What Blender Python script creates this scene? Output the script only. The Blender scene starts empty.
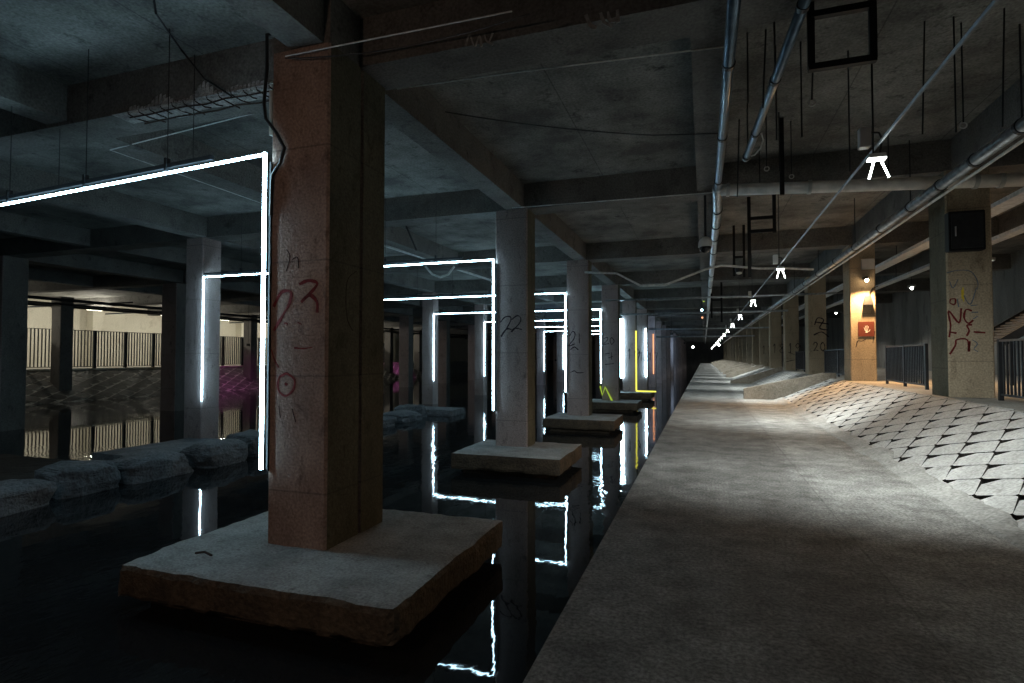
import bpy, bmesh, math, random
from mathutils import Vector, Matrix, noise
PI = math.pi
R = random.Random(7)
scene = bpy.context.scene
C = scene.collection
EYE = 1.7
F = 560.0
YAW = math.radians(18.9)
SN, CS = math.sin(YAW), math.cos(YAW)
HOR = 357.0
S = 8.3            # bay spacing
Y0 = 5.8           # front of the column painted 23
WATER = -1.18
SOFFIT = 5.65
SLAB = 6.32
BANK = 0.86

def at(x, y, Y):
    """pixel + plane Y -> world point"""
    u = (x-512)/F
    d = Y/(CS+SN*u)
    return Vector((d*(CS*u-SN), Y, EYE+(HOR-y)/F*d))
def atd(x, y, d):
    u = (x-512)/F
    return Vector((d*(CS*u-SN), d*(CS+SN*u), EYE+(HOR-y)/F*d))
def atX(x, y, X):
    u = (x-512)/F
    d = X/(CS*u-SN)
    return Vector((X, d*(CS+SN*u), EYE+(HOR-y)/F*d))

# ------------------------------------------------------------------ materials
def new_mat(name):
    m = bpy.data.materials.new(name); m.use_nodes = True
    nt = m.node_tree
    return m, nt, nt.nodes, nt.links, nt.nodes['Principled BSDF']

def concrete(name, c1, c2, c3=None, scale=1.2, rough=.9, bump=.35, fine=38, dist=.02, stretch=(1,1,1), spec=.3, boards=None):
    m, nt, N, L, b = new_mat(name)
    g = N.new('ShaderNodeNewGeometry')
    mp = N.new('ShaderNodeMapping'); mp.inputs['Scale'].default_value = stretch
    L.new(g.outputs['Position'], mp.inputs['Vector'])
    n1 = N.new('ShaderNodeTexNoise'); n1.inputs['Scale'].default_value = scale; n1.inputs['Detail'].default_value = 7; n1.inputs['Roughness'].default_value = .65
    n2 = N.new('ShaderNodeTexNoise'); n2.inputs['Scale'].default_value = fine; n2.inputs['Detail'].default_value = 5
    n3 = N.new('ShaderNodeTexNoise'); n3.inputs['Scale'].default_value = scale*3.7; n3.inputs['Detail'].default_value = 6; n3.inputs['Roughness'].default_value = .7
    L.new(mp.outputs[0], n1.inputs['Vector']); L.new(g.outputs['Position'], n2.inputs['Vector']); L.new(mp.outputs[0], n3.inputs['Vector'])
    r = N.new('ShaderNodeValToRGB')
    r.color_ramp.elements[0].position = .36; r.color_ramp.elements[0].color = (*c1, 1)
    r.color_ramp.elements[1].position = .64; r.color_ramp.elements[1].color = (*c2, 1)
    L.new(n1.outputs['Fac'], r.inputs['Fac'])
    r3 = N.new('ShaderNodeValToRGB'); r3.color_ramp.elements[0].position = .56; r3.color_ramp.elements[1].position = .72
    L.new(n3.outputs['Fac'], r3.inputs['Fac'])
    mx = N.new('ShaderNodeMixRGB'); L.new(r3.outputs['Color'], mx.inputs['Fac'])
    L.new(r.outputs['Color'], mx.inputs[1]); mx.inputs[2].default_value = (*(c3 or tuple(x*.5 for x in c1)), 1)
    r2 = N.new('ShaderNodeValToRGB'); r2.color_ramp.elements[0].position = .3; r2.color_ramp.elements[0].color = (.62,.62,.62,1); r2.color_ramp.elements[1].position = .7; r2.color_ramp.elements[1].color = (1.15,1.15,1.15,1)
    L.new(n2.outputs['Fac'], r2.inputs['Fac'])
    mu = N.new('ShaderNodeMixRGB'); mu.blend_type = 'MULTIPLY'; mu.inputs['Fac'].default_value = 1
    L.new(mx.outputs[0], mu.inputs[1]); L.new(r2.outputs['Color'], mu.inputs[2])
    out = mu.outputs[0]
    if boards:
        axis, period, strength = boards
        sx = N.new('ShaderNodeSeparateXYZ'); L.new(g.outputs['Position'], sx.inputs[0])
        md = N.new('ShaderNodeMath'); md.operation = 'MODULO'; ad = N.new('ShaderNodeMath'); ad.operation = 'ADD'; ad.inputs[1].default_value = 200*period
        L.new(sx.outputs[axis], ad.inputs[0]); L.new(ad.outputs[0], md.inputs[0]); md.inputs[1].default_value = period
        lt = N.new('ShaderNodeMath'); lt.operation = 'LESS_THAN'; lt.inputs[1].default_value = .022; L.new(md.outputs[0], lt.inputs[0])
        fx = N.new('ShaderNodeMath'); fx.operation = 'MULTIPLY'; fx.inputs[1].default_value = strength; L.new(lt.outputs[0], fx.inputs[0])
        m2 = N.new('ShaderNodeMixRGB'); L.new(fx.outputs[0], m2.inputs['Fac']); L.new(out, m2.inputs[1]); m2.inputs[2].default_value = (.03,.03,.03,1)
        out = m2.outputs[0]
    L.new(out, b.inputs['Base Color'])
    b.inputs['Roughness'].default_value = rough
    b.inputs['Specular IOR Level'].default_value = spec
    ad = N.new('ShaderNodeMath'); ad.operation = 'ADD'; L.new(n2.outputs['Fac'], ad.inputs[0]); L.new(n3.outputs['Fac'], ad.inputs[1])
    bp = N.new('ShaderNodeBump'); bp.inputs['Strength'].default_value = bump; bp.inputs['Distance'].default_value = dist
    L.new(ad.outputs[0], bp.inputs['Height']); L.new(bp.outputs[0], b.inputs['Normal'])
    return m

def plain(name, col, rough=.6, metal=0, spec=.5, noise_amt=.25, scale=9):
    m, nt, N, L, b = new_mat(name)
    g = N.new('ShaderNodeNewGeometry'); n = N.new('ShaderNodeTexNoise'); n.inputs['Scale'].default_value = scale; n.inputs['Detail'].default_value = 5
    L.new(g.outputs['Position'], n.inputs['Vector'])
    r = N.new('ShaderNodeValToRGB'); r.color_ramp.elements[0].position = .3; r.color_ramp.elements[1].position = .7
    r.color_ramp.elements[0].color = (*[c*(1-noise_amt) for c in col], 1); r.color_ramp.elements[1].color = (*[min(1, c*(1+noise_amt)) for c in col], 1)
    L.new(n.outputs['Fac'], r.inputs['Fac']); L.new(r.outputs['Color'], b.inputs['Base Color'])
    b.inputs['Roughness'].default_value = rough; b.inputs['Metallic'].default_value = metal; b.inputs['Specular IOR Level'].default_value = spec
    return m

def glow(name, col, s):
    m = bpy.data.materials.new(name); m.use_nodes = True
    N = m.node_tree.nodes; N.clear()
    e = N.new('ShaderNodeEmission'); e.inputs['Color'].default_value = (*col, 1); e.inputs['Strength'].default_value = s
    o = N.new('ShaderNodeOutputMaterial'); m.node_tree.links.new(e.outputs[0], o.inputs[0])
    return m

M = {}
M['slab'] = concrete('slab_concrete', (.105,.104,.098), (.27,.268,.25), (.06,.059,.056), .75, .9, .5, 22, .02, (1,1,1), .2, boards=(0, 2.4, .5))
M['beam'] = concrete('beam_concrete', (.11,.107,.10), (.19,.185,.175), (.06,.058,.054), .7, .9, .35, 26, .02)
M['column'] = concrete('column_concrete', (.30,.235,.225), (.40,.32,.305), (.16,.125,.12), 1.1, .88, .45, 30, .02, (1,1,.55), boards=(2, 1.8, .35))  # browner and brighter to carry warm light on the water column fronts
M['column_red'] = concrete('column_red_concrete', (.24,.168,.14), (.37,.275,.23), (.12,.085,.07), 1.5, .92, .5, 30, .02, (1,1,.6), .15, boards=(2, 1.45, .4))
M['column_side_shade'] = concrete('column_shaded_side', (.085,.083,.06), (.135,.13,.095), (.05,.05,.035), 1.2, .88, .4, 34, .02, (1,1,.5), boards=(2, 1.45, .4))  # darker copy for column sides, shade put into its colour
M['column_tan'] = concrete('column_tan_concrete', (.33,.27,.19), (.44,.365,.26), (.2,.16,.11), 1.1, .88, .4, 30, .02, (1,1,.45), boards=(2, 1.6, .3))
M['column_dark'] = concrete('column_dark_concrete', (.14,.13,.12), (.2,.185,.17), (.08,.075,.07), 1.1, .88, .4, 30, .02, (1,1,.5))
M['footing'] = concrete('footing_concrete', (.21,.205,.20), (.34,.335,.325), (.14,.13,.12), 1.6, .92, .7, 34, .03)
M['footing_side_shade'] = concrete('footing_shaded_side', (.055,.042,.030), (.11,.082,.056), (.03,.024,.018), 2.0, .85, .8, 22, .04)  # darkened brown copy that holds the shade on the slab sides
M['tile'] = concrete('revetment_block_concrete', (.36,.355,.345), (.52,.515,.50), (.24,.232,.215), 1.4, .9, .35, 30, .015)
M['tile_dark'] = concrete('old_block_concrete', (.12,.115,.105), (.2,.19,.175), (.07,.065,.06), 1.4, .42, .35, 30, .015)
M['dirt_shade'] = concrete('bank_dirt_shade', (.010,.009,.007), (.025,.021,.017), None, 3, .95, .8, 30, .03)  # earth in the block pockets, darkened further for the shade inside them
M['joint_pale'] = concrete('pale_joint', (.40,.39,.35), (.72,.70,.64), (.08,.08,.07), 3.5, .8, .3, 20, .02)  # pale colour showing in the gaps between the left bank blocks
M['wall'] = concrete('wall_concrete', (.17,.17,.165), (.30,.30,.29), (.07,.07,.07), .6, .9, .3, 20, .02, (1,1,.25))
M['cream'] = concrete('cream_wall_paint', (.62,.58,.48), (.72,.68,.57), (.5,.46,.37), .3, .7, .1, 20, .01)
M['rock'] = concrete('wet_rock', (.09,.094,.10), (.17,.175,.185), (.06,.06,.065), 1.6, .75, .9, 18, .05)
M['plateau'] = concrete('plateau_concrete', (.30,.28,.25), (.42,.40,.36), None, .8, .85, .3, 30, .01)
M['curb'] = concrete('curb_concrete', (.20,.175,.14), (.29,.255,.21), None, 1.8, .9, .4, 30, .02)
M['dark_steel'] = plain('dark_steel', (.022,.024,.028), .45, .3)
M['black_paint'] = plain('black_paint', (.008,.008,.009), .6, 0, .3)
M['galv'] = plain('galvanised_steel', (.42,.44,.46), .32, .9, .5, .35, 6)
M['tray'] = plain('pale_tray', (.62,.64,.66), .45, 0)
M['conduit'] = plain('dull_conduit', (.20,.22,.24), .5, .6)
M['pale_pipe'] = plain('pale_painted_pipe', (.66,.62,.56), .5, 0, .4, .25, 4)
M['blue_pipe'] = plain('blue_grey_pipe', (.10,.15,.20), .3, .6, .5, .3, 5)
M['rust'] = plain('rusty_steel', (.035,.02,.015), .9, .2)
M['cable'] = plain('black_cable', (.012,.012,.013), .5)
M['white_wire'] = plain('pale_wire', (.55,.56,.55), .5)
M['white_plastic'] = plain('white_plastic', (.62,.62,.60), .4, 0, .5, .05)
M['grey_box'] = plain('grey_box_paint', (.42,.42,.40), .5, 0, .5, .1)
M['paint_red'] = plain('dark_red_paint', (.13,.012,.014), .8, 0, .2, .3, 20)
M['paint_black'] = plain('black_spray_paint', (.02,.012,.018), .8, 0, .2, .3, 20)
M['paint_yellow'] = plain('yellow_spray_paint', (.55,.42,.03), .8)
M['paint_blue'] = plain('blue_grey_spray_paint', (.09,.12,.16), .8)
M['sign_red'] = plain('sign_red', (.13,.03,.02), .6, 0, .3, .1)
M['hand_white'] = plain('hand_white', (.75,.72,.66), .6)
M['efflo'] = concrete('broken_concrete', (.34,.335,.33), (.60,.59,.57), (.10,.095,.09), 4.0, .95, .9, 24, .05)
M['led'] = glow('led_white', (.50,.82,1.0), 34)
M['led_yellow'] = glow('led_yellow', (.85,.80,.10), 1.6)
M['led_lime'] = glow('led_lime', (.45,.65,.06), .7)
M['led_orange'] = glow('led_orange', (1,.42,.2), 1.6)
M['bulb'] = glow('bulb_white', (.95,1,.93), 22)
M['warm_bulb'] = glow('bulb_warm', (1,.72,.42), 40)
M['tube_warm'] = glow('tube_warm_white', (1,.95,.78), 9)
M['pale_mark'] = plain('pale_mark', (.30,.30,.29), .9, 0, .2, .4, 14)
M['camera_glass'] = plain('camera_glass', (.01,.01,.012), .1)

def walkway_mat():
    m, nt, N, L, b = new_mat('walkway_concrete')
    g = N.new('ShaderNodeNewGeometry'); sx = N.new('ShaderNodeSeparateXYZ'); L.new(g.outputs['Position'], sx.inputs[0])
    def noi(sc, det, ro=.6):
        n = N.new('ShaderNodeTexNoise'); n.inputs['Scale'].default_value = sc; n.inputs['Detail'].default_value = det; n.inputs['Roughness'].default_value = ro
        L.new(g.outputs['Position'], n.inputs['Vector']); return n
    big, mid, fine = noi(.5, 6), noi(2.2, 8, .75), noi(34, 5, .75)
    def ramp(src, p0, c0, p1, c1):
        r = N.new('ShaderNodeValToRGB'); r.color_ramp.elements[0].position = p0; r.color_ramp.elements[0].color = (*c0,1)
        r.color_ramp.elements[1].position = p1; r.color_ramp.elements[1].color = (*c1,1); L.new(src, r.inputs['Fac']); return r
    a = ramp(big.outputs['Fac'], .35, (.155,.152,.146), .66, (.25,.247,.238))
    c = ramp(big.outputs['Fac'], .35, (.29,.287,.275), .66, (.43,.427,.41))
    # the joint near X = 1.32 wanders a little: the worn rough strip lies left, the smoother one right
    w = N.new('ShaderNodeMath'); w.operation = 'MULTIPLY_ADD'; L.new(mid.outputs['Fac'], w.inputs[0]); w.inputs[1].default_value = .22; L.new(sx.outputs['X'], w.inputs[2])
    mr = N.new('ShaderNodeMapRange'); mr.inputs['From Min'].default_value = 1.22; mr.inputs['From Max'].default_value = 1.62; L.new(w.outputs[0], mr.inputs['Value'])
    mx = N.new('ShaderNodeMixRGB'); L.new(mr.outputs[0], mx.inputs['Fac']); L.new(a.outputs['Color'], mx.inputs[1]); L.new(c.outputs['Color'], mx.inputs[2])
    sp = ramp(mid.outputs['Fac'], .38, (.62,.62,.62), .66, (1.35,1.35,1.35))
    fi = ramp(fine.outputs['Fac'], .40, (.42,.42,.42), .62, (1.45,1.45,1.45))
    m1 = N.new('ShaderNodeMixRGB'); m1.blend_type = 'MULTIPLY'; m1.inputs['Fac'].default_value = 1; L.new(mx.outputs[0], m1.inputs[1]); L.new(sp.outputs['Color'], m1.inputs[2])
    m2 = N.new('ShaderNodeMixRGB'); m2.blend_type = 'MULTIPLY'; m2.inputs['Fac'].default_value = .8; L.new(m1.outputs[0], m2.inputs[1]); L.new(fi.outputs['Color'], m2.inputs[2])
    # dark joint line
    wl = N.new('ShaderNodeMath'); wl.operation = 'MULTIPLY_ADD'; L.new(mid.outputs['Fac'], wl.inputs[0]); wl.inputs[1].default_value = .06; L.new(sx.outputs['X'], wl.inputs[2])
    sb = N.new('ShaderNodeMath'); sb.operation = 'SUBTRACT'; sb.inputs[1].default_value = 1.34; L.new(wl.outputs[0], sb.inputs[0])
    ab = N.new('ShaderNodeMath'); ab.operation = 'ABSOLUTE'; L.new(sb.outputs[0], ab.inputs[0])
    lt = N.new('ShaderNodeMath'); lt.operation = 'LESS_THAN'; lt.inputs[1].default_value = .009; L.new(ab.outputs[0], lt.inputs[0])
    ml = N.new('ShaderNodeMath'); ml.operation = 'MULTIPLY'; ml.inputs[1].default_value = .3; L.new(lt.outputs[0], ml.inputs[0])
    m3 = N.new('ShaderNodeMixRGB'); L.new(ml.outputs[0], m3.inputs['Fac']); L.new(m2.outputs[0], m3.inputs[1]); m3.inputs[2].default_value = (.03,.03,.03,1)
    L.new(m3.outputs[0], b.inputs['Base Color']); b.inputs['Roughness'].default_value = .85; b.inputs['Specular IOR Level'].default_value = .3
    bp = N.new('ShaderNodeBump'); bp.inputs['Strength'].default_value = 1; bp.inputs['Distance'].default_value = .035
    ad = N.new('ShaderNodeMath'); ad.operation = 'ADD'; L.new(fine.outputs['Fac'], ad.inputs[0]); L.new(mid.outputs['Fac'], ad.inputs[1])
    L.new(ad.outputs[0], bp.inputs['Height']); L.new(bp.outputs[0], b.inputs['Normal'])
    return m
M['walkway'] = walkway_mat()

def water_mat():
    m, nt, N, L, b = new_mat('dark_water')
    b.inputs['Base Color'].default_value = (.012,.013,.014,1); b.inputs['Roughness'].default_value = .02; b.inputs['IOR'].default_value = 1.33
    g = N.new('ShaderNodeNewGeometry')
    n = N.new('ShaderNodeTexNoise'); n.inputs['Scale'].default_value = 2.6; n.inputs['Detail'].default_value = 3
    n2 = N.new('ShaderNodeTexNoise'); n2.inputs['Scale'].default_value = 9; n2.inputs['Detail'].default_value = 2
    mp = N.new('ShaderNodeMapping'); mp.inputs['Scale'].default_value = (1, .55, 1)
    L.new(g.outputs['Position'], mp.inputs['Vector']); L.new(mp.outputs[0], n.inputs['Vector']); L.new(mp.outputs[0], n2.inputs['Vector'])
    # ripples are stronger in one stretch of the stream
    big = N.new('ShaderNodeTexNoise'); big.inputs['Scale'].default_value = .16; big.inputs['Detail'].default_value = 1; L.new(g.outputs['Position'], big.inputs['Vector'])
    mr = N.new('ShaderNodeMapRange'); mr.inputs['From Min'].default_value = .42; mr.inputs['From Max'].default_value = .66; mr.inputs['To Min'].default_value = .15; mr.inputs['To Max'].default_value = 1
    L.new(big.outputs['Fac'], mr.inputs['Value'])
    ad = N.new('ShaderNodeMath'); ad.operation = 'MULTIPLY_ADD'; ad.inputs[1].default_value = .25; L.new(n2.outputs['Fac'], ad.inputs[0]); L.new(n.outputs['Fac'], ad.inputs[2])
    mu = N.new('ShaderNodeMath'); mu.operation = 'MULTIPLY'; L.new(ad.outputs[0], mu.inputs[0]); L.new(mr.outputs[0], mu.inputs[1])
    bp = N.new('ShaderNodeBump'); bp.inputs['Strength'].default_value = .2; bp.inputs['Distance'].default_value = .05
    L.new(mu.outputs[0], bp.inputs['Height']); L.new(bp.outputs[0], b.inputs['Normal'])
    return m
M['water'] = water_mat()

# ------------------------------------------------------------------ mesh helpers
class MB:
    def __init__(s): s.v = []; s.f = []
    def add(s, vs, fs):
        o = len(s.v); s.v += [tuple(v) for v in vs]; s.f += [tuple(i+o for i in f) for f in fs]; return s
    def box(s, x0, x1, y0, y1, z0, z1):
        return s.add([(x,y,z) for z in (z0,z1) for y in (y0,y1) for x in (x0,x1)],
                     [(0,2,3,1),(4,5,7,6),(0,1,5,4),(2,6,7,3),(0,4,6,2),(1,3,7,5)])
    def bar(s, a, b, w, h=None, up=(0,0,1)):
        a, b = Vector(a), Vector(b); h = h or w; t = (b-a).normalized(); up = Vector(up)
        if abs(t.dot(up)) > .95: up = Vector((0,1,0))
        x = t.cross(up).normalized(); y = x.cross(t)
        vs = [p + x*i*w/2 + y*j*h/2 for p in (a,b) for i,j in ((-1,-1),(1,-1),(1,1),(-1,1))]
        return s.add(vs, [(3,2,1,0),(4,5,6,7),(0,1,5,4),(1,2,6,5),(2,3,7,6),(3,0,4,7)])
    def tube(s, pts, r, n=10, cap=True, rads=None):
        pts = [Vector(p) for p in pts]; o = len(s.v); x = None
        for i, p in enumerate(pts):
            t = ((pts[i+1]-p) if i < len(pts)-1 else (p-pts[i-1]))
            if 0 < i < len(pts)-1: t = (pts[i+1]-p).normalized() + (p-pts[i-1]).normalized()
            t.normalize()
            if x is None:
                up = Vector((0,0,1)) if abs(t.z) < .9 else Vector((0,1,0)); x = t.cross(up).normalized()
            else: x = (x - t*x.dot(t)).normalized()
            y = t.cross(x); rr = rads[i] if rads else r
            for k in range(n):
                a = 2*PI*k/n; s.v.append(tuple(p + x*math.cos(a)*rr + y*math.sin(a)*rr))
        for i in range(len(pts)-1):
            for k in range(n):
                a = o+i*n+k; b = o+i*n+(k+1)%n; s.f.append((a, b, b+n, a+n))
        if cap:
            s.f.append(tuple(o+k for k in range(n))[::-1]); s.f.append(tuple(o+(len(pts)-1)*n+k for k in range(n)))
        return s
    def sphere(s, c, r, n=12, m=8, sc=(1,1,1), z0=-1, z1=1):
        c = Vector(c); rings = []
        for j in range(m+1):
            a = -PI/2 + PI*j/m; a = max(math.asin(z0), min(math.asin(z1), a))
            rings.append((math.cos(a), math.sin(a)))
        o = len(s.v)
        for (cr, sz) in rings:
            for k in range(n):
                q = 2*PI*k/n; s.v.append((c.x+cr*math.cos(q)*r*sc[0], c.y+cr*math.sin(q)*r*sc[1], c.z+sz*r*sc[2]))
        for j in range(m):
            for k in range(n):
                a = o+j*n+k; b = o+j*n+(k+1)%n; s.f.append((a, b, b+n, a+n))
        return s
    def build(s, name, mat, parent=None, smooth=False, bevel=0):
        me = bpy.data.meshes.new(name); me.from_pydata(s.v, [], s.f); me.update()
        bm = bmesh.new(); bm.from_mesh(me)
        bmesh.ops.remove_doubles(bm, verts=bm.verts, dist=1e-6) if smooth else None
        bmesh.ops.recalc_face_normals(bm, faces=bm.faces)
        if bevel: bmesh.ops.bevel(bm, geom=bm.edges[:], offset=bevel, segments=2, affect='EDGES')
        bm.to_mesh(me); bm.free()
        if smooth: me.shade_smooth()
        mats = mat if isinstance(mat, (list, tuple)) else [mat]
        for q in mats: me.materials.append(q)
        o = bpy.data.objects.new(name, me); C.objects.link(o)
        if parent:
            o.parent = parent; o.matrix_parent_inverse = Matrix.Translation(parent.location).inverted()
        return o

def tag(o, label=None, cat=None, group=None, kind=None):
    if label: o['label'] = label
    if cat: o['category'] = cat
    if group: o['group'] = group
    if kind: o['kind'] = kind
    return o
def thing(name, loc, label, cat, group=None):
    o = bpy.data.objects.new(name, None); o.location = loc; o.empty_display_size = .2; C.objects.link(o)
    o['kind'] = 'thing'
    return tag(o, label, cat, group)
def struct(name, mb, mat, label=None, **k): 
    o = mb.build(name, mat, **k); o['kind'] = 'structure'
    if label: o['label'] = label
    return o
def light(name, kind, loc, power, col, parent=None, **k):
    l = bpy.data.lights.new(name, kind); l.energy = power; l.color = col
    for a, v in k.items(): setattr(l, a, v)
    o = bpy.data.objects.new(name, l); o.location = loc; C.objects.link(o)
    if parent: o.parent = parent; o.matrix_parent_inverse = Matrix.Translation(parent.location).inverted()
    return o
def aim(o, target):
    d = Vector(target) - Vector(o.matrix_parent_inverse.inverted() @ o.location if False else o.location)
    o.rotation_euler = d.to_track_quat('-Z', 'Y').to_euler()

def rough_block(name, x0, x1, y0, y1, z0, z1, mat, parent, cuts=(16,16,4), amp=.03, seed=0, mats=None, keep_bottom=True):
    """a block with a worn, broken surface; slot 0 top, slot 1 sides"""
    nx, ny, nz = cuts; vid = {}; vs = []; fs = []; mi = []
    def V(i, j, k):
        key = (i,j,k)
        if key not in vid:
            x = x0+(x1-x0)*i/nx; y = y0+(y1-y0)*j/ny; z = z0+(z1-z0)*k/nz
            p = Vector((x,y,z)); n = noise.noise_vector(p*1.7+Vector((seed,0,0)))*amp*1.2 + noise.noise_vector(p*6+Vector((seed,5,0)))*amp*.7
            ex = (i in (0,nx)) + (j in (0,ny)) + (k in (0,nz))
            if ex >= 2:
                c = Vector(((x0+x1)/2,(y0+y1)/2,(z0+z1)/2)); d = (c-p)
                q = Vector((math.copysign(1,d.x) if i in (0,nx) else 0, math.copysign(1,d.y) if j in (0,ny) else 0, math.copysign(1,d.z) if k in (0,nz) else 0))
                n += q*amp*(.6+1.6*abs(noise.noise(p*4+Vector((seed,9,3)))))
            if k == nz: n.z *= .35
            vid[key] = len(vs); vs.append(tuple(p+n))
        return vid[key]
    for i in range(nx):
        for j in range(ny):
            fs.append((V(i,j,nz),V(i+1,j,nz),V(i+1,j+1,nz),V(i,j+1,nz))); mi.append(0)
            fs.append((V(i,j+1,0),V(i+1,j+1,0),V(i+1,j,0),V(i,j,0))); mi.append(1)
    for k in range(nz):
        for i in range(nx):
            fs.append((V(i,0,k),V(i+1,0,k),V(i+1,0,k+1),V(i,0,k+1))); mi.append(1)
            fs.append((V(i+1,ny,k),V(i,ny,k),V(i,ny,k+1),V(i+1,ny,k+1))); mi.append(1)
        for j in range(ny):
            fs.append((V(0,j+1,k),V(0,j,k),V(0,j,k+1),V(0,j+1,k+1))); mi.append(1)
            fs.append((V(nx,j,k),V(nx,j+1,k),V(nx,j+1,k+1),V(nx,j,k+1))); mi.append(1)
    mb = MB(); mb.v = vs; mb.f = fs
    o = mb.build(name, mats or [mat, mat], parent)
    for p, q in zip(o.data.polygons, mi): p.material_index = q
    return o

def ribbon(mb, pts, w, n):
    """flat painted stroke along pts, facing direction n"""
    n = Vector(n); P = []
    for i in range(len(pts)-1):           # smooth with Catmull-Rom
        p0 = pts[max(i-1,0)]; p1 = pts[i]; p2 = pts[i+1]; p3 = pts[min(i+2,len(pts)-1)]
        for q in range(5):
            t = q/5; P.append(.5*((2*p1)+(p2-p0)*t+(2*p0-5*p1+4*p2-p3)*t*t+(3*p1-p0-3*p2+p3)*t**3))
    P.append(pts[-1]); vs = []; fs = []
    for i, p in enumerate(P):
        t = (P[min(i+1,len(P)-1)]-P[max(i-1,0)]); 
        if t.length < 1e-6: t = Vector((1,0,0))
        s = t.normalized().cross(n)*w/2*(.75+.5*noise.noise(p*9))
        vs += [p+s+n*.004, p-s+n*.004, p+s-n*.01, p-s-n*.01]
    for i in range(len(P)-1):
        a = 4*i; b = a+4
        fs += [(a,a+1,b+1,b),(a,b,b+2,a+2),(a+1,a+3,b+3,b+1),(a+2,b+2,b+3,a+3)]
    fs += [(0,2,3,1),(len(vs)-4,len(vs)-3,len(vs)-1,len(vs)-2)]
    mb.add(vs, fs)
def strokes(name, lists, Y, w, mat, parent, label=None, split=False):
    if split:
        for pl in lists: strokes(name, [pl], Y, w, mat, parent, label)
        return
    mb = MB()
    for pl in lists:
        ribbon(mb, [at(x, y, Y) for x, y in pl], w, (0,-1,0))
    o = mb.build(name, mat, parent)
    if label: o['label'] = label
    return o
GL = {'0': [[(.5,1),(.15,.7),(.15,.25),(.5,0),(.85,.3),(.8,.75),(.5,1)]],
      '1': [[(.3,.75),(.55,1),(.5,0)]],
      '2': [[(.1,.75),(.4,1),(.75,.85),(.6,.45),(.1,.02),(.45,.1),(.95,.02)]],
      '3': [[(.1,.85),(.5,1),(.85,.8),(.45,.55),(.85,.4),(.7,.08),(.1,.02)]],
      '4': [[(.5,1),(.1,.4),(.9,.4)],[(.7,.7),(.65,0)]],
      '5': [[(.9,1),(.25,.95),(.2,.6),(.7,.6),(.85,.25),(.5,0),(.1,.1)]],
      '6': [[(.7,1),(.25,.6),(.15,.2),(.5,0),(.85,.25),(.5,.5),(.2,.3)]],
      '7': [[(.1,.95),(.9,.95),(.45,0)]],
      '8': [[(.5,.55),(.2,.8),(.5,1),(.8,.8),(.5,.55),(.15,.25),(.5,0),(.85,.25),(.5,.55)]],
      '9': [[(.85,.75),(.5,1),(.15,.75),(.45,.5),(.85,.75),(.7,.3),(.5,0)]]}
def number(text, x, z, Y, h, parent, mat, w=.025):
    mb = MB()
    for i, ch in enumerate(text):
        for pl in GL[ch]:
            ribbon(mb, [Vector((x+(i*.72+px*.58)*h, Y, z+py*h)) for px, py in pl], w, (0,-1,0))
    return mb.build('painted_number', mat, parent)

# ------------------------------------------------------------------ the setting
NB = 19          # bays modelled to the far end
YEND = Y0 + S*NB
# walkway
struct('floor', MB().box(-.91, 3.0, -7, YEND, -1.6, 0), M['walkway'], 'long grey concrete walkway beside the water')
struct('floor_plateau', MB().box(4.62, 16, -7, YEND, -1.6, BANK), M['plateau'], 'raised concrete floor behind the right fences')
w = MB().box(-44.5, -.905, -7, YEND-.02, -1.9, WATER)
o = w.build('stream_water', M['water']); tag(o, 'still black stream water reflecting the white light frames', 'water', None, 'stuff')
struct('ceiling', MB().box(-56, 16, -7, YEND, SLAB, SLAB+.3), M['slab'])
struct('wall_right', MB().box(13, 13.4, -7, YEND, BANK-.01, SLAB+.01), M['wall'])
struct('wall_far', MB().box(-56, 16, YEND, YEND+.4, -1.9, SLAB+.3), M['column_dark'])
struct('wall_left', MB().box(-50.4, -50, -7, YEND, .8, SLAB+.01), M['cream'])
struct('floor_left', MB().box(-50, -42, -7, YEND, -1.9, .84), M['plateau'], 'pale ledge behind the left fence')
tn = 0
def trim(mb, label=None, mat='beam'):
    global tn; tn += 1
    return struct('trim_%d' % tn, mb, M[mat], label)
beams = []
for k in range(-1, NB):
    y0 = Y0+S*k+(.65 if k <= 0 else .05); y1 = y0+.7
    beams.append(trim(MB().box(-50, 13, y0, y1, SOFFIT, SLAB+.02), 'transverse concrete ceiling beam'))
for (x0, x1, z) in ((-5.0,-4.5,SOFFIT),(-.12,.3,SOFFIT+.05),(-10.7,-10.2,SOFFIT+.05),(-16.05,-15.5,SOFFIT),(-21.4,-21.0,SOFFIT+.05),(-26.8,-26.2,SOFFIT),(-33.4,-33,SOFFIT+.05),(5.0,5.5,SOFFIT),(9.2,9.6,SOFFIT+.05)):
    for k in range(-1, 10):
        a = Y0+S*k+(1.34 if k <= 0 else .74); b = Y0+S*(k+1)+(.66 if k+1 <= 0 else .06)
        if k == 9: b = YEND
        trim(MB().box(x0, x1, a, b, z+.012, SLAB+.02), 'longitudinal ceiling beam')
for k in range(0, 10):    # pale wall pillars along the lit left wall
    trim(MB().box(-49.99, -49.2, 25.4+8.1*k, 26.3+8.1*k, .83, SLAB), 'pale pillar on the left wall', 'cream')

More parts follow.
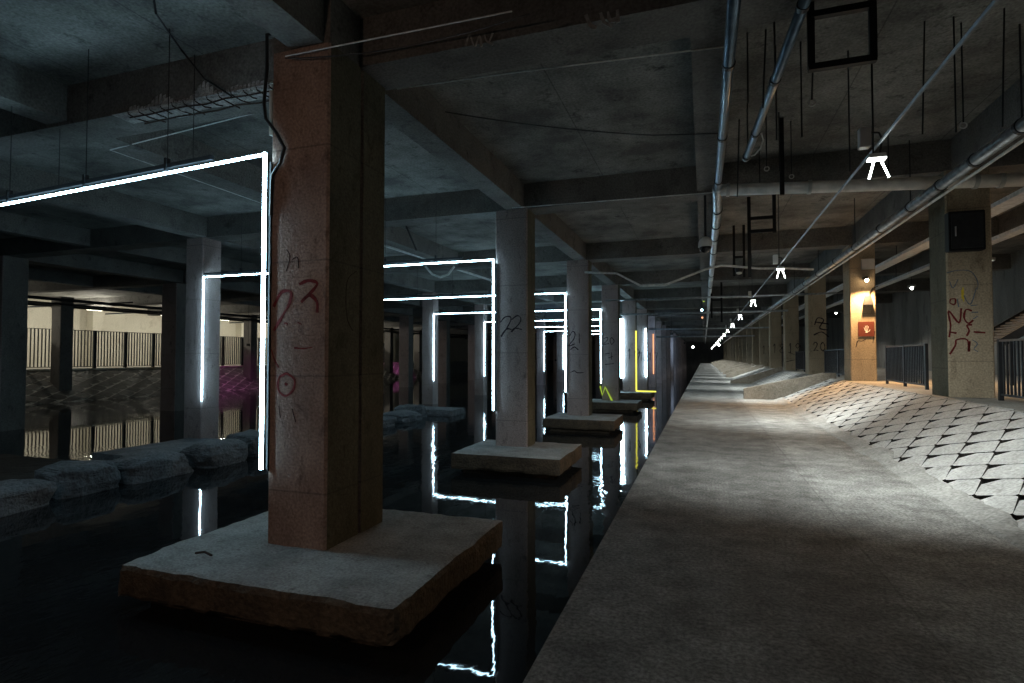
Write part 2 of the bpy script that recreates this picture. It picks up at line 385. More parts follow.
# spalled edge with bare reinforcement on the near beam, left of column 23
bk0 = beams[1]
yb = Y0+.65
xa, xb = -9.1, -5.42
nx_, ny_ = 70, 10; vs = []; fs = []
for i in range(nx_+1):
    for j in range(ny_+1):
        x = xa+(xb-xa)*i/nx_; t = j/ny_
        env = min(1, min(i, nx_-i)/7)*math.sin(PI*min(1, max(.0, t*1.0)))
        prof = noise.noise(Vector((x*2.1, t*3, 3)))
        y = yb-.03+t*.5*(.75+.35*noise.noise(Vector((x*1.3, 0, 7)))); z = SOFFIT-.004-(.035+.06*prof+.04*noise.noise(Vector((x*9, t*7, 1))))*env
        vs.append((x,y,z))
for i in range(nx_):
    for j in range(ny_):
        a = i*(ny_+1)+j; fs.append((a,a+1,a+ny_+2,a+ny_+1))
mb = MB(); mb.v = vs; mb.f = fs
o = mb.build('spalled_edge', M['efflo'], bk0); o['label'] = 'pale broken concrete edge'
mb = MB()
for i in range(42):                                 # ragged streaks up the face of the beam
    x = xa+.4+(xb-xa-.4)*i/41; h = .04+.26*max(0, noise.noise(Vector((x*2.3, 4, 2)))+.25)**1.2
    w_ = .045+.03*noise.noise(Vector((x*5,1,1)))
    mb.add([(x-w_,yb-.012,SOFFIT-.03),(x+w_,yb-.012,SOFFIT-.03),(x+w_*.6,yb-.006,SOFFIT+h),(x-w_*.5,yb-.006,SOFFIT+h*.9),
            (x-w_,yb+.02,SOFFIT-.03),(x+w_,yb+.02,SOFFIT-.03),(x+w_*.6,yb+.02,SOFFIT+h),(x-w_*.5,yb+.02,SOFFIT+h*.9)],
           [(0,1,2,3),(5,4,7,6),(0,3,7,4),(1,5,6,2),(3,2,6,7),(0,4,5,1)])
o = mb.build('broken_face', M['efflo'], bk0)
for j, yy in enumerate((.06,.3)):
    mb = MB().tube([(xa+.3+q*(xb-xa-.5)/8, yb+yy+.02*math.sin(q*2+j), SOFFIT-.055+.012*math.sin(q*3)) for q in range(9)], .012, 6)
    mb.build('reinforcing_bar', M['rust'], bk0)
for i in range(14):
    x = xa+.35+i*.235
    mb = MB().tube([(x,yb-.02,SOFFIT+.01),(x+.01,yb-.0,SOFFIT-.04),(x+.03,yb+.15,SOFFIT-.06),(x+.05+.04*math.sin(i*2.2),yb+.3+.1*math.sin(i*1.7),SOFFIT-.045)], .010, 6)
    mb.build('stirrup', M['rust'], bk0)

# ------------------------------------------------------------------ columns
def prism(pts, z0, z1):
    n = len(pts); mb = MB()
    mb.add([(x,y,z0) for x,y in pts]+[(x,y,z1) for x,y in pts], [tuple(range(n))[::-1], tuple(range(n,2*n))]+[(i,(i+1)%n,(i+1)%n+n,i+n) for i in range(n)])
    return mb
def shaft(x0, x1, y0, y1, z0, z1, mat, parent, c=.03, face=None, nz=1):
    mb = prism([(x0+c,y0),(x1-c,y0),(x1,y0+c),(x1,y1-c),(x1-c,y1),(x0+c,y1),(x0,y1-c),(x0,y0+c)], z0, z1)
    o = mb.build('shaft', [M[mat]]+([M[face]] if face else []), parent)
    if face:
        for p in o.data.polygons:
            if p.normal.y < -.5: p.material_index = 1
    return o
colA = {}
XA0, XA1 = -5.3, -4.4
A_label = {0:'big reddish column painted 23 standing on the nearest footing slab',
           1:'grey violet column painted 22 standing on a footing slab in the water',
           2:'grey column painted 21, third of the row along the walkway edge',
           3:'grey column painted 20 with a bent lime rope light at its foot',
           4:'column painted 19 with a thick white light bar on its left edge',
           5:'water column with a single white light strip, beyond the yellow strip',
           6:'water column with a dim orange light strip down its edge'}
for k in range(-1, NB):
    y = Y0+S*k
    t = thing('concrete_column', ((XA0+XA1)/2, y+.3, WATER), A_label.get(k, 'grey water column far along the walkway edge past the coloured light strips'), 'column', None if k in A_label else 'far water columns beside the walkway')
    if k == -1: 
        t['label'] = 'water column behind the camera on the walkway side'; del t['group']
    if k == 0:
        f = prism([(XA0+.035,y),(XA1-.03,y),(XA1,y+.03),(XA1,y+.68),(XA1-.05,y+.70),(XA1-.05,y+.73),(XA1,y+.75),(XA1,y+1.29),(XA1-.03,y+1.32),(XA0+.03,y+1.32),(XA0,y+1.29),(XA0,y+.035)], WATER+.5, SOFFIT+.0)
        o = f.build('shaft', [M['column_side_shade'], M['column_red']], t)
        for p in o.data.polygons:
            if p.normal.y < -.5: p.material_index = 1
        MB().box(XA0+.02, XA1, y+.01, y+.64, SOFFIT, SLAB).build('column_head', M['beam'], t)
    else:
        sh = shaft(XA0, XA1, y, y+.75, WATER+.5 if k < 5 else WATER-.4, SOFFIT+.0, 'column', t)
        sh.data.materials.append(M['column_side_shade'])
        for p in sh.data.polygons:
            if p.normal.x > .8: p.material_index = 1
    if k < 5:
        if k == 0: bx = (-6.4, -2.78, 4.66, 7.75); cuts = (44,36,6)
        elif k < 3: bx = (-5.95, -3.15, y-1.45, y+1.05); cuts = (26,22,5)
        else: bx = (-6.0, -3.25, y-1.45, y+1.05); cuts = (12,10,2)
        rough_block('footing_slab', *bx, -1.06, -.67, None, t, cuts, .022 if k else .028, k*3.1, [M['footing'], M['footing_side_shade']])
        MB().box(bx[0]+.25, bx[1]-.25, bx[2]+.25, bx[3]-.25, -1.7, -1.03).build('footing_base', M['footing_side_shade'], t)
    colA[k] = t
# painted numbers and marks
PX = lambda x, y: (180+x*.2929, 230+y*.2929)
s23 = [[PX(*p) for p in l] for l in ([(318,262),(345,212),(376,212),(372,250),(345,300),(320,343)],
      [(405,185),(435,172),(466,180),(452,205),(412,246),(440,222),(466,245),(467,282)],
      [(354,318),(360,318),(367,322)],[(400,316),(407,318),(414,322)],[(390,402),(420,405),(452,400)],[(312,408),(322,440),(338,470)],
      [(365,489),(340,505),(338,545),(362,566),(388,545),(392,510),(365,489)],[(360,522),(364,528),(368,524)])]
strokes('painted_number', s23[:2], Y0, .05, M['paint_red'], colA[0], 'dark red hand painted 23')
strokes('painted_stroke', s23[2:6], Y0, .022, M['paint_red'], colA[0], split=True)
strokes('painted_circle', s23[6:], Y0, .036, M['paint_red'], colA[0])
PX2 = lambda x, y: (180+x*.2929, 230+y*.2929)
strokes('scratch', [[PX2(*p) for p in l] for l in ([(360,65),(372,90),(360,140)],[(380,100),(398,92),(402,130)],[(340,600),(345,640)],[(385,610),(398,655)])], Y0, .012, M['paint_black'], colA[0], split=True)
mb = MB()
pts = [(x, y) for x, y in ((600,140),(570,170),(565,250),(572,310),(590,345))]
Q = []
for x, y in pts: Q.append(atX(180+x*.2929, 230+y*.2929, XA1))
ribbon(mb, Q, .012, (1,0,0)); mb.build('scratch', M['paint_black'], colA[0])
PX3 = lambda x, y: (480+x*.1318, 290+y*.1318)
strokes('painted_number', [[PX3(*p) for p in l] for l in ([(155,245),(190,205),(232,205),(225,250),(165,350),(170,330),(205,295),(240,300)],[(240,225),(280,195),(308,210),(300,250),(240,318),(262,290),(318,300)])], Y0+S, .04, M['paint_black'], colA[1], 'black hand painted 22')
PX4 = lambda x, y: (555+x*.161, 300+y*.161)
strokes('painted_number', [[PX4(*p) for p in l] for l in ([(90,225),(110,195),(125,210),(115,245),(85,285),(125,272)],[(150,205),(152,270)],[(95,310),(120,292),(145,310)],[(95,450),(120,440),(140,452),(178,450)])], Y0+2*S, .045, M['paint_black'], colA[2], 'black hand painted 21')
strokes('painted_number', [[PX4(*p) for p in l] for l in ([(302,240),(325,232),(325,250),(300,275),(335,270)],[(352,232),(342,250),(352,275),(368,255),(352,232)],[(312,335),(340,330)],[(330,360),(360,350)],[(350,325),(352,370)],[(310,400),(365,395)])], Y0+3*S, .05, M['paint_black'], colA[3], 'black hand painted 20')
number('19', XA0+.25, 1.5, Y0+4*S, .75, colA[4], M['paint_black'], .06)
for k, s in ((5,'18'),(6,'17')): number(s, XA0+.2, 1.4, Y0+k*S, .7, colA[k], M['paint_black'], .05)
PZ = lambda x, y: (x/2, y/2)
strokes('chalk_marks', [[PZ(*p) for p in l] for l in ([(930,82),(938,60),(948,84),(958,62),(962,84)],[(968,58),(972,72),(985,80)],[(985,56),(978,74)])], Y0+.65, .03, M['pale_mark'], bk0)
strokes('chalk_marks', [[(512+x/2, y/2) for x, y in l] for l in ([(150,18),(160,40),(172,45)],[(180,14),(188,34),(205,42)],[(195,12),(200,30),(214,26)],[(214,8),(216,34)])], Y0+.65, .05, M['pale_mark'], bk0)
# cable running down column 23
mb = MB().tube([(XA0-.06,Y0+.5,SLAB-.02)]+[at(x/2, y/2, Y0-.03) for x, y in ((526,60),(527,130),(522,200),(526,232),(548,262),(564,292),(556,322),(540,348),(538,430))], .022, 7)
o = mb.build('power_cable', M['cable']); tag(o, 'thick black cable bent down the left edge of column 23', 'cable')
mb = MB().box(XA0-.06, XA0-.005, Y0+.02, Y0+.1, 4.6, 5.2); o = mb.build('conduit_cover', M['grey_box'], bevel=.008); tag(o, 'short pale conduit cover on the left edge of column 23', 'conduit')

# B, C, D rows
XB0, XB1 = -16.35, -15.6
for k in range(-1, NB):
    y = Y0+S*k
    lab = {0:'column left of the picture edge carrying the nearest light frame', 1:'blue lit water column holding the left end of the second light frame',2:'second row water column hidden behind column 23',
           3:'second row water column with a light strip, seen just left of column 22',4:'second row water column whose light strip nearly touches column 22', -1:'second row column behind the camera'}.get(k, 'second row water column far off between columns 22 and 20')
    t = thing('concrete_column', ((XB0+XB1)/2, y+.3, WATER), lab, 'column', None if k < 5 else 'far columns of the second row')
    shaft(XB0, XB1, y, y+.75, WATER-.4, SOFFIT, 'column', t)
for k in range(0, 14):
    y = Y0+S*k
    lab = {0:'third row column outside the left edge', 1:'dark column cut by the left picture edge', 2:'dark water column left of the second light frame',3:'third row column beyond the one left of the second light frame'}.get(k, 'far dark column in the third row from the walkway')
    t = thing('concrete_column', (-26.7, y+.3, WATER), lab, 'column', None if k < 4 else 'far columns of the third row')
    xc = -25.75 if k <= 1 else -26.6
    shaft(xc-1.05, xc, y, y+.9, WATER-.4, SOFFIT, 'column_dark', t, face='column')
for k in range(-1, 8):
    y = 24.9+8.1*k
    lab = {0:'dark column on the left bank in front of the lit fence, nearest the left edge', 2:'dark bank column by the magenta lit blocks'}.get(k, 'dark column on the far left bank')
    t = thing('concrete_column', (-40, y+.4, -.4), lab, 'column', None if k in (0,2) else 'dark columns on the left bank')
    shaft(-40.45, -39.55, y, y+.8, -1.9, SOFFIT, 'column_dark', t)

# R row
XR0, XR1 = 4.86, 5.66
R_label = {0:'tan column by the camera outside the right edge', 1:'big tan column with graffiti and a black panel box, nearest on the right',
           2:'warm lit column with a red hand poster and a wall lamp', 3:'dim column with dark scribbles behind the warm lit column',
           4:'pale tan column painted 19 beyond the low sloping wall', 5:'grey tan column painted 18 next past the pale 19 column', 6:'grey tan column painted 17, third past the warm lit column 21'}
R_label[6] = 'grey tan column painted 17 beside the stepped bank'
colR = {}
for k in range(0, NB):
    y = Y0+S*k
    t = thing('concrete_column', ((XR0+XR1)/2, y+.4, BANK), R_label.get(k, 'far tan column in the row above the right bank'), 'column', None if k in R_label else 'far columns above the right bank')
    sh = shaft(XR0, XR1, y, y+.95, BANK-.25, SOFFIT, 'column_tan', t)
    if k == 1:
        sh.data.materials.append(M['column_side_shade'])
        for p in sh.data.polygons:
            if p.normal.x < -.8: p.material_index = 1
    colR[k] = t
number('19', XR0+.12, 1.95, Y0+4*S, .6, colR[4], M['paint_black'], .05)
number('20', XR0+.2, 2.0, Y0+3*S, .42, colR[3], M['paint_black'], .045)
number('18', XR0+.1, 2.0, Y0+5*S, .7, colR[5], M['paint_black'], .05)
number('17', XR0+.1, 2.0, Y0+6*S, .7, colR[6], M['paint_black'], .05)
strokes('scribble', [[(788,352),(800,356),(812,352)],[(786,362),(795,360),(803,364)]], Y0+4*S, .04, M['paint_black'], colR[4])
strokes('scribble', [[(815,325),(818,318),(824,320),(820,328),(828,330)],[(814,335),(822,332),(829,337)],[(816,322),(829,324)]], Y0+3*S, .07, M['paint_black'], colR[3])
P6 = lambda x, y: (920+x*.2633, 220+y*.2633)
def st6(ls): return [[P6(*p) for p in l] for l in ls]
strokes('graffiti', st6([[(112,445),(118,400),(112,345),(150,390),(160,335)],[(200,345),(178,340),(170,370),(185,392),(205,380)],[(112,425),(140,430)],[(113,510),(135,475),(140,455),(180,455),(185,500)],[(178,440),(188,420),(180,400),(200,398)],
   [(120,300),(138,300),(135,320),(118,315),(120,300)],[(190,460),(186,498)],[(205,425),(250,428)]]), Y0+S, .045, M['paint_red'], colR[1], 'dark red sprayed letters NO and scrawl')
strokes('graffiti', st6([[(118,232),(130,258),(150,225)],[(170,285),(195,320),(220,255)],[(108,200),(150,190),(200,195),(225,235),(222,265)],[(196,325),(222,322)],[(200,350),(224,350)],[(205,375),(222,365)],[(200,455),(218,470),(205,490),(220,500)],[(150,330),(146,300)]]), Y0+S, .022, M['paint_blue'], colR[1], 'faint blue grey sprayed marks')
strokes('graffiti', st6([[(168,255),(170,310)],[(163,265),(165,300)]]), Y0+S, .03, M['paint_yellow'], colR[1], 'yellow sprayed dash')
# black panel box on R1
p0, p1 = at(947, 252.5, Y0+S), at(983.5, 252.5, Y0+S)
t = thing('panel_box', ((p0.x+p1.x)/2, Y0+S-.1, p0.z), 'black electric panel box high on the graffiti column', 'box')
MB().box(p0.x, p1.x, Y0+S-.22, Y0+S-.002, p0.z, p0.z+.82).build('housing', M['black_paint'], t, bevel=.012)
MB().box(p0.x+.04, p1.x-.04, Y0+S-.235, Y0+S-.215, p0.z+.05, p0.z+.77).build('door', M['dark_steel'], t)
MB().box(p0.x+.1, p0.x+.12, Y0+S-.26, Y0+S-.23, p0.z+.3, p0.z+.5).build('handle', M['grey_box'], t)
# R2: junction box, wall lamp, speaker box, poster
YR2 = Y0+2*S
def boxpx(x0, y0, x1, y1, Y, dep, mat, name, par=None, bev=.006):
    a, b = at(x0, y1, Y), at(x1, y0, Y)
    return MB().box(a.x, b.x, Y-dep, Y-.002, a.z, b.z).build(name, M[mat], par, bevel=bev)
o = boxpx(862.5, 258.5, 875.5, 269.5, YR2, .1, 'white_plastic', 'junction_box'); tag(o, 'white square junction box above the warm wall lamp', 'box')
c = at(868, 297, YR2)
t = thing('floodlight_housing', (c.x, YR2, c.z), 'black wedge shaped fixture with a cable below the warm wall lamp', 'fixture')
a, b = at(863.5, 305, YR2), at(873.5, 296, YR2)
MB().add([(a.x,YR2-.002,a.z),(b.x,YR2-.002,a.z),(b.x-.06,YR2-.002,b.z),(a.x+.06,YR2-.002,b.z),(a.x,YR2-.14,a.z),(b.x,YR2-.14,a.z),(b.x-.06,YR2-.06,b.z),(a.x+.06,YR2-.06,b.z)],
         [(0,3,2,1),(4,5,6,7),(0,1,5,4),(3,7,6,2),(0,4,7,3),(1,2,6,5)]).build('housing', M['black_paint'], t)
MB().tube([at(871,297,YR2-.03), at(871,292,YR2-.04), at(874,288,YR2-.03), at(879,286,YR2-.02)], .015, 6).build('cable', M['cable'], t)
c = at(866, 281, YR2)
t = thing('wall_lamp', (c.x, YR2, c.z), 'glowing warm wall lamp on the column with the hand poster', 'lamp')
MB().box(c.x-.07, c.x+.07, YR2-.3, YR2-.002, c.z+.04, c.z+.12).build('bracket', M['dark_steel'], t, bevel=.01)
MB().sphere((c.x, YR2-.26, c.z-.0), .06, 12, 8).build('bulb', M['warm_bulb'], t, True)
light('lamp_light', 'SPOT', (c.x, YR2-.36, c.z-.05), 1300, (1,.60,.28), t, spot_size=math.radians(150), spot_blend=.55, shadow_soft_size=.06)
bpy.data.objects['lamp_light'].rotation_euler = (math.radians(-24), 0, 0)
a, b = at(858.5, 336.5, YR2), at(874.5, 321.5, YR2)
t = thing('poster', ((a.x+b.x)/2, YR2, a.z), 'brick red square poster with a white open hand on the warm lit column', 'poster')
MB().box(a.x, b.x, YR2-.02, YR2-.002, a.z, b.z).build('panel', M['sign_red'], t)
mb = MB(); cx, cz = (a.x+b.x)/2+.01, (a.z+b.z)/2-.07
ribbon(mb, [Vector((cx-.03,YR2-.022,cz-.03)), Vector((cx,YR2-.022,cz-.035)), Vector((cx+.03,YR2-.022,cz-.03))], .085, (0,-1,0))
for dx, dz, ln in ((-.05,.03,.09),(-.022,.05,.13),(.008,.05,.14),(.035,.04,.12)):
    ribbon(mb, [Vector((cx+dx*.7,YR2-.022,cz)), Vector((cx+dx*1.2,YR2-.022,cz+dz+ln*.5)), Vector((cx+dx*1.6,YR2-.022,cz+dz+ln))], .022, (0,-1,0))
ribbon(mb, [Vector((cx+.03,YR2-.022,cz-.03)), Vector((cx+.08,YR2-.022,cz)), Vector((cx+.1,YR2-.022,cz+.05))], .024, (0,-1,0))
mb.build('hand_print', M['hand_white'], t)
strokes('scribble', [[(856,347),(858,341),(862,341),(866,339)],[(873,343),(875,331)]], YR2, .03, M['paint_black'], colR[2])

# ------------------------------------------------------------------ revetment banks
def bank(name, X0, X1, z0, z1, Ya, Yb, mat, label, dy=.86, rows=8, hole=.1, seed=0, edge=.0):
    """sloping bank paved with lozenge blocks, an open pocket at each corner"""
    t = thing(name, ((X0+X1)/2, (Ya+Yb)/2, (z0+z1)/2), label, 'embankment')
    sl = Vector((X1-X0, 0, z1-z0)); L = sl.length; u = sl.normalized(); yv = Vector((0,1,0)); n = u.cross(yv).normalized()
    if n.z < 0: n = -n
    O = Vector((X0, 0, z0)); ds = L/rows
    P = lambda s, y, h: O+u*s+yv*y+n*h
    base = MB(); bed = -.2 if dy < 1 else -.02
    base.add([P(-.1,Ya,bed), P(L,Ya,bed), P(L,Yb,bed), P(-.1,Yb,bed), P(-.1,Ya,-.6), P(L,Ya,-.6), P(L,Yb,-.6), P(-.1,Yb,-.6)], [(0,1,2,3),(7,6,5,4),(0,4,5,1),(1,5,6,2),(2,6,7,3),(3,7,4,0)])
    base.build('dirt_bed', M['dirt_shade'] if dy < 1 else M['joint_pale'], t)
    mb = MB(); rr = random.Random(seed); g = 0 if dy < 1 else .03
    nj = int((Yb-Ya)/dy)+1
    for i in range(-1, rows+1):
        for j in range(nj+1):
            s = i*ds+ (0); y = Ya + (j+(.5 if i%2 else 0))*dy
            # tile centre at (s,y); lozenge corners (s±ds, y), (s, y±dy/2)
            c = .03; cb = hole*(1.5+.7*rr.random()); c2 = .018
            q1 = dy*.5*c2/ds; q2 = c*2*ds/dy; q3 = cb*2*ds/dy
            pts = [(-ds+c2,-q1),(-ds+c2,q1),(-q3*.55,dy/2-cb*.8),(q3,dy/2-cb),(ds-c2,q1),(ds-c2,-q1),(q2,-dy/2+c),(-q2,-dy/2+c)]
            tilt_y = (.001+.008*rr.random())*(1 if dy < 1 else 2.5); tilt_s = (-.004*rr.random() if dy < 1 else .03*rr.random()); dz = (rr.random()-.5)*.004
            sc = 1-g/ds
            top = []; bot = []
            for ps, py in pts:
                ss = min(max(s+ps*sc, -.02), L+.02); yy = min(max(y+py*sc, Ya), Yb)
                h = -py/(dy/2)*tilt_y + ps/ds*tilt_s + dz
                if ss < .4: h -= (.4-ss)*.10
                top.append(P(ss, yy, h)); bot.append(P(ss, yy, -.2))
            if max(p.x for p in top)-min(p.x for p in top) < .02 or max(p.y for p in top)-min(p.y for p in top) < .02: continue
            m = len(pts)
            mb.add(top+bot, [tuple(range(m))]+[(q,(q+1)%m,(q+1)%m+m,q+m) for q in range(m)])
    o = mb.build('paving_blocks', [M[mat], M['dirt_shade'] if dy < 1 else M['joint_pale']], t)  # dark side faces on the near banks paint shade into the pockets
    for p in o.data.polygons:
        if abs(p.normal.dot(n)) < .5: p.material_index = 1
    return t
YW = 24.55      # the low sloping wall
bank('revetment_bank', 2.72, 4.64, -.01, BANK, -1.5, YW, 'tile', 'pale sloping bank of lozenge concrete blocks with dark pockets beside the walkway', seed=3)
bank('revetment_bank', 2.72, 4.64, -.01, BANK, YW+.3, 38.6, 'tile', 'paved block bank between the low sloping wall and the steps', seed=5)
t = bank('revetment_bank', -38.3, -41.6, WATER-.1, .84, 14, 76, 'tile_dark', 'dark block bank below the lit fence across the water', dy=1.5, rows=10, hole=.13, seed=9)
MB().box(-42.1, -41.5, 14, 76, .5, .9).build('coping', M['cream'], t)
# drift of pale dust over the foot of the bank
def drift(ya, yb_):
    ny = int((yb_-ya)/.09); nx = 7; mb = MB()
    for j in range(ny+1):
        y = ya+(yb_-ya)*j/ny; a = 2.60-.10*noise.noise(Vector((0,y*.9,3))); b = 2.93+.16*noise.noise(Vector((5,y*1.3,1)))+.09*noise.noise(Vector((2,y*4.5,1)))
        for i in range(nx+1):
            x = a+(b-a)*i/nx; zs = max(0, (x-2.72)*.449); t_ = i/nx
            mb.v.append((x, y, zs+.022*math.sin(PI*min(1,t_*1.0))+(.012 if 0 < i < nx else -.03)+.012*noise.noise(Vector((x*8,y*8,2)))))
    for j in range(ny):
        for i in range(nx):
            q = j*(nx+1)+i; mb.f.append((q,q+1,q+nx+2,q+nx+1))
    o = mb.build('dust', M['dust'], None, True); return tag(o, 'pale dust drifted over the foot of the block bank', 'dust', None, 'stuff')
M['dust'] = concrete('pale_dust', (.30,.295,.28), (.43,.42,.40), (.22,.215,.20), 2.2, .95, .6, 30, .03)
drift(-1.5, YW)
# low sloping transverse wall
mb = MB()
def slopewall(y0, y1, z_out, h0, h1, x0, x1):
    m = MB(); prof = [(x0,-.02),(x1,-.02),(x1,BANK+h1),(4.4,BANK+h1),(x0,h0)]
    n = len(prof); m.add([(x,y0,z) for x,z in prof]+[(x,y1,z) for x,z in prof], [tuple(range(n)), tuple(range(n,2*n))[::-1]]+[(i,i+n,(i+1)%n+n,(i+1)%n) for i in range(n)])
    return m
o = slopewall(YW, YW+.3, 0, .42, .22, 1.52, 4.84).build('low_wall', M['curb'], bevel=.015); tag(o, 'low concrete wall rising from the walkway across the block bank', 'wall')
# steps on the bank at bay 4
ys = 38.7
t = thing('bank_steps', (3.4, ys+1, 0), 'concrete steps climbing the bank beyond the low sloping wall', 'stairs')
mb = MB(); ns = 6
for i in range(ns):
    x0 = 1.9+i*.46; mb.box(x0, 4.66, ys+.25, ys+3.0, i*BANK/ns-.01, (i+1)*BANK/ns)
mb.build('treads', M['tile'], t)
m = MB(); prof = [(1.6,-.01),(4.66,-.01),(4.66,BANK+.18),(4.4,BANK+.18),(1.6,.16)]
n = 5; m.add([(x,ys,z) for x,z in prof]+[(x,ys+.22,z) for x,z in prof], [tuple(range(n)), tuple(range(n,2*n))[::-1]]+[(i,i+n,(i+1)%n+n,(i+1)%n) for i in range(n)])
m.build('side_wall', M['curb'], t)
# further plain concrete banks divided by low walls
bn = 0
for k in range(5, NB):
    ya = Y0+S*(k-1)+3.3 if k > 5 else ys+3.0; yb = Y0+S*k+3.0
    m = MB(); prof = [(2.2,-.01),(4.64,-.01),(4.64,BANK)]
    m.add([(x,ya,z) for x,z in prof]+[(x,yb,z) for x,z in prof], [(0,1,2),(5,4,3),(0,3,4,1),(1,4,5,2),(2,5,3,0)])
    o = m.build('concrete_bank', M['tile']); tag(o, 'smooth pale concrete bank far along the walkway', 'embankment', 'far smooth banks')
    o = slopewall(yb, yb+.3, 0, .3, .2, 1.75, 4.66).build('low_wall', M['curb']); tag(o, 'far low wall sloping across the bank', 'wall', 'far low sloping walls')

# ------------------------------------------------------------------ fences
def fence(a, b, h, nb, label, post_w=.07, posts=(0,1), group=None, bars_one=False, rail='dark_steel'):
    a, b = Vector(a), Vector(b)
    t = thing('metal_fence', a, label, 'fence', group)
    for q in posts:
        p = a.lerp(b, q); MB().bar(p, p+Vector((0,0,h+.03)), post_w, post_w).build('post', M['dark_steel'], t)
    for z, w_ in ((h, .06), (.12, .04)):
        MB().bar(a+Vector((0,0,z)), b+Vector((0,0,z)), w_, .04).build('rail', M[rail if z == h else 'dark_steel'], t)
    mb = MB()
    for i in range(1, nb):
        p = a.lerp(b, i/nb); q = MB() if not bars_one else mb
        q.bar(p+Vector((0,0,.12)), p+Vector((0,0,h)), .028 if not bars_one else .11, .028 if not bars_one else .03)
        if not bars_one: q.build('bar', M['dark_steel'], t)
    if bars_one: mb.build('bars', M['dark_steel'], t)
    return t
M['rail_top'] = plain('orange_lit_rail', (.14,.10,.075), .5, .2)  # brown tint stands in for orange light along the near top rails
fence((5.42,17.1,BANK-.005),(5.42,20.4,BANK-.005), 1.16, 26, 'black barred fence between the graffiti column and the warm lit column', posts=(0,.5,1), rail='rail_top')
fence((5.42,8.0,BANK-.005),(5.42,13.3,BANK-.005), 1.16, 40, 'black barred fence cut by the right picture edge', posts=(0,.33,.66,1), rail='rail_top')
fence((5.42,24.3,BANK-.005),(5.42,29.8,BANK-.005), 1.16, 30, 'black barred fence behind the warm lit column', posts=(0,.5,1))
fence((5.42,32.6,BANK-.005),(5.42,38.6,BANK-.005), 1.16, 30, 'black barred fence behind the dim scribbled column', posts=(0,.5,1))
for i in range(22):
    y0 = 19.6+2.3*i
    fence((-42,y0,.895),(-42,y0+2.22,.895), 2.7, 10, 'tall dark barred fence panel in front of the lit left wall', .14, (0,1), 'left bank fence panels', True)

# ------------------------------------------------------------------ boulders and slab in the water
def boulder(x0, x1, y0, y1, z1, seed, label, group=None, z0=WATER-.25):
    bm = bmesh.new(); bmesh.ops.create_icosphere(bm, subdivisions=5, radius=1)
    for v in bm.verts:
        p = v.co.copy(); p = Vector([math.copysign(abs(c)**.42, c) for c in p])*.86
        q = p + Vector((seed*3.7,0,0)); f = 1 + .16*noise.noise(q*1.1) + .09*noise.noise(q*2.7) + .04*noise.noise(q*6.5)+.03*noise.ridged_multi_fractal(q*2.1,1,2,3,1,2)
        p *= f; v.co = Vector(((x0+x1)/2+p.x*(x1-x0)/2, (y0+y1)/2+p.y*(y1-y0)/2, (z0+z1)/2+p.z*(z1-z0)/2))
    me = bpy.data.meshes.new('boulder'); bm.to_mesh(me); bm.free(); me.materials.append(M['rock'])
    o = bpy.data.objects.new('boulder', me); C.objects.link(o); return tag(o, label, 'rock', group)
bl = [(4.3,5.95,-.70,'boulder beyond the left edge, nearest of the stone row'),(6.0,7.72,-.66,'long dark boulder cut by the left edge, nearest of the stone row in view'),(7.8,9.15,-.54,'tall blocky boulder, second in the row from the left edge'),
      (9.2,11.0,-.62,'long low boulder in the middle of the stone row'),(11.05,12.75,-.58,'boulder right of the middle of the stone row'),(12.8,14.3,-.52,'boulder of the stone row touching column 23'),
      (14.4,16.2,-.6,'boulder of the stone row hidden behind column 23')]
for i, (a, b, z, lab) in enumerate(bl):
    cx = -12.75+.1*math.sin(i*2); boulder(cx-.75, cx+.72, a, b, z, i+1, lab)
for i, (a, b, z, x, lab) in enumerate([(21.6,23.6,-.75,-13.1,'long boulder lying low in the water right of column 23'),(23.6,24.6,-.55,-13.4,'round boulder at the far end of the stones right of column 23'),(16.4,18.6,-.7,-12.9,'boulder behind column 23 further along'),(18.8,21.2,-.75,-13,'boulder just behind the right side of column 23')]):
    boulder(x-.8, x+.8, a, b, z, i+11, lab)
rough_block('stone_slab', -16.2, -13.9, 11.0, 14.3, WATER-.4, WATER+.22, None, None, (20,20,3), .05, 31, [M['rock'], M['rock']])
tag(bpy.data.objects['stone_slab'], 'flat stone slab just above the water behind the boulder row', 'rock')
rough_block('stone_slab', -14.4, -11.6, 24.8, 26.6, WATER-.4, WATER+.3, None, None, (20,14,3), .06, 37, [M['rock'], M['rock']])
tag(bpy.data.objects['stone_slab.001'], 'flat thin slab on the water right of column 23 past the boulders', 'rock')
rough_block('mud_bank', -19.5, -14.6, 6.2, 10.8, WATER-.4, WATER+.06, None, None, (26,26,2), .07, 41, [M['dirt_shade'], M['dirt_shade']])
tag(bpy.data.objects['mud_bank'], 'low dark mud bank behind the boulders at left', 'mud')
# twig on the footing
p = Vector((-5.8,5.2,-.655)); o = MB().tube([p, p+Vector((.12,.02,.02)), p+Vector((.27,-.02,.01))], .014, 6).build('twig', M['rust']); tag(o, 'small dark stick lying on the nearest footing slab', 'stick')

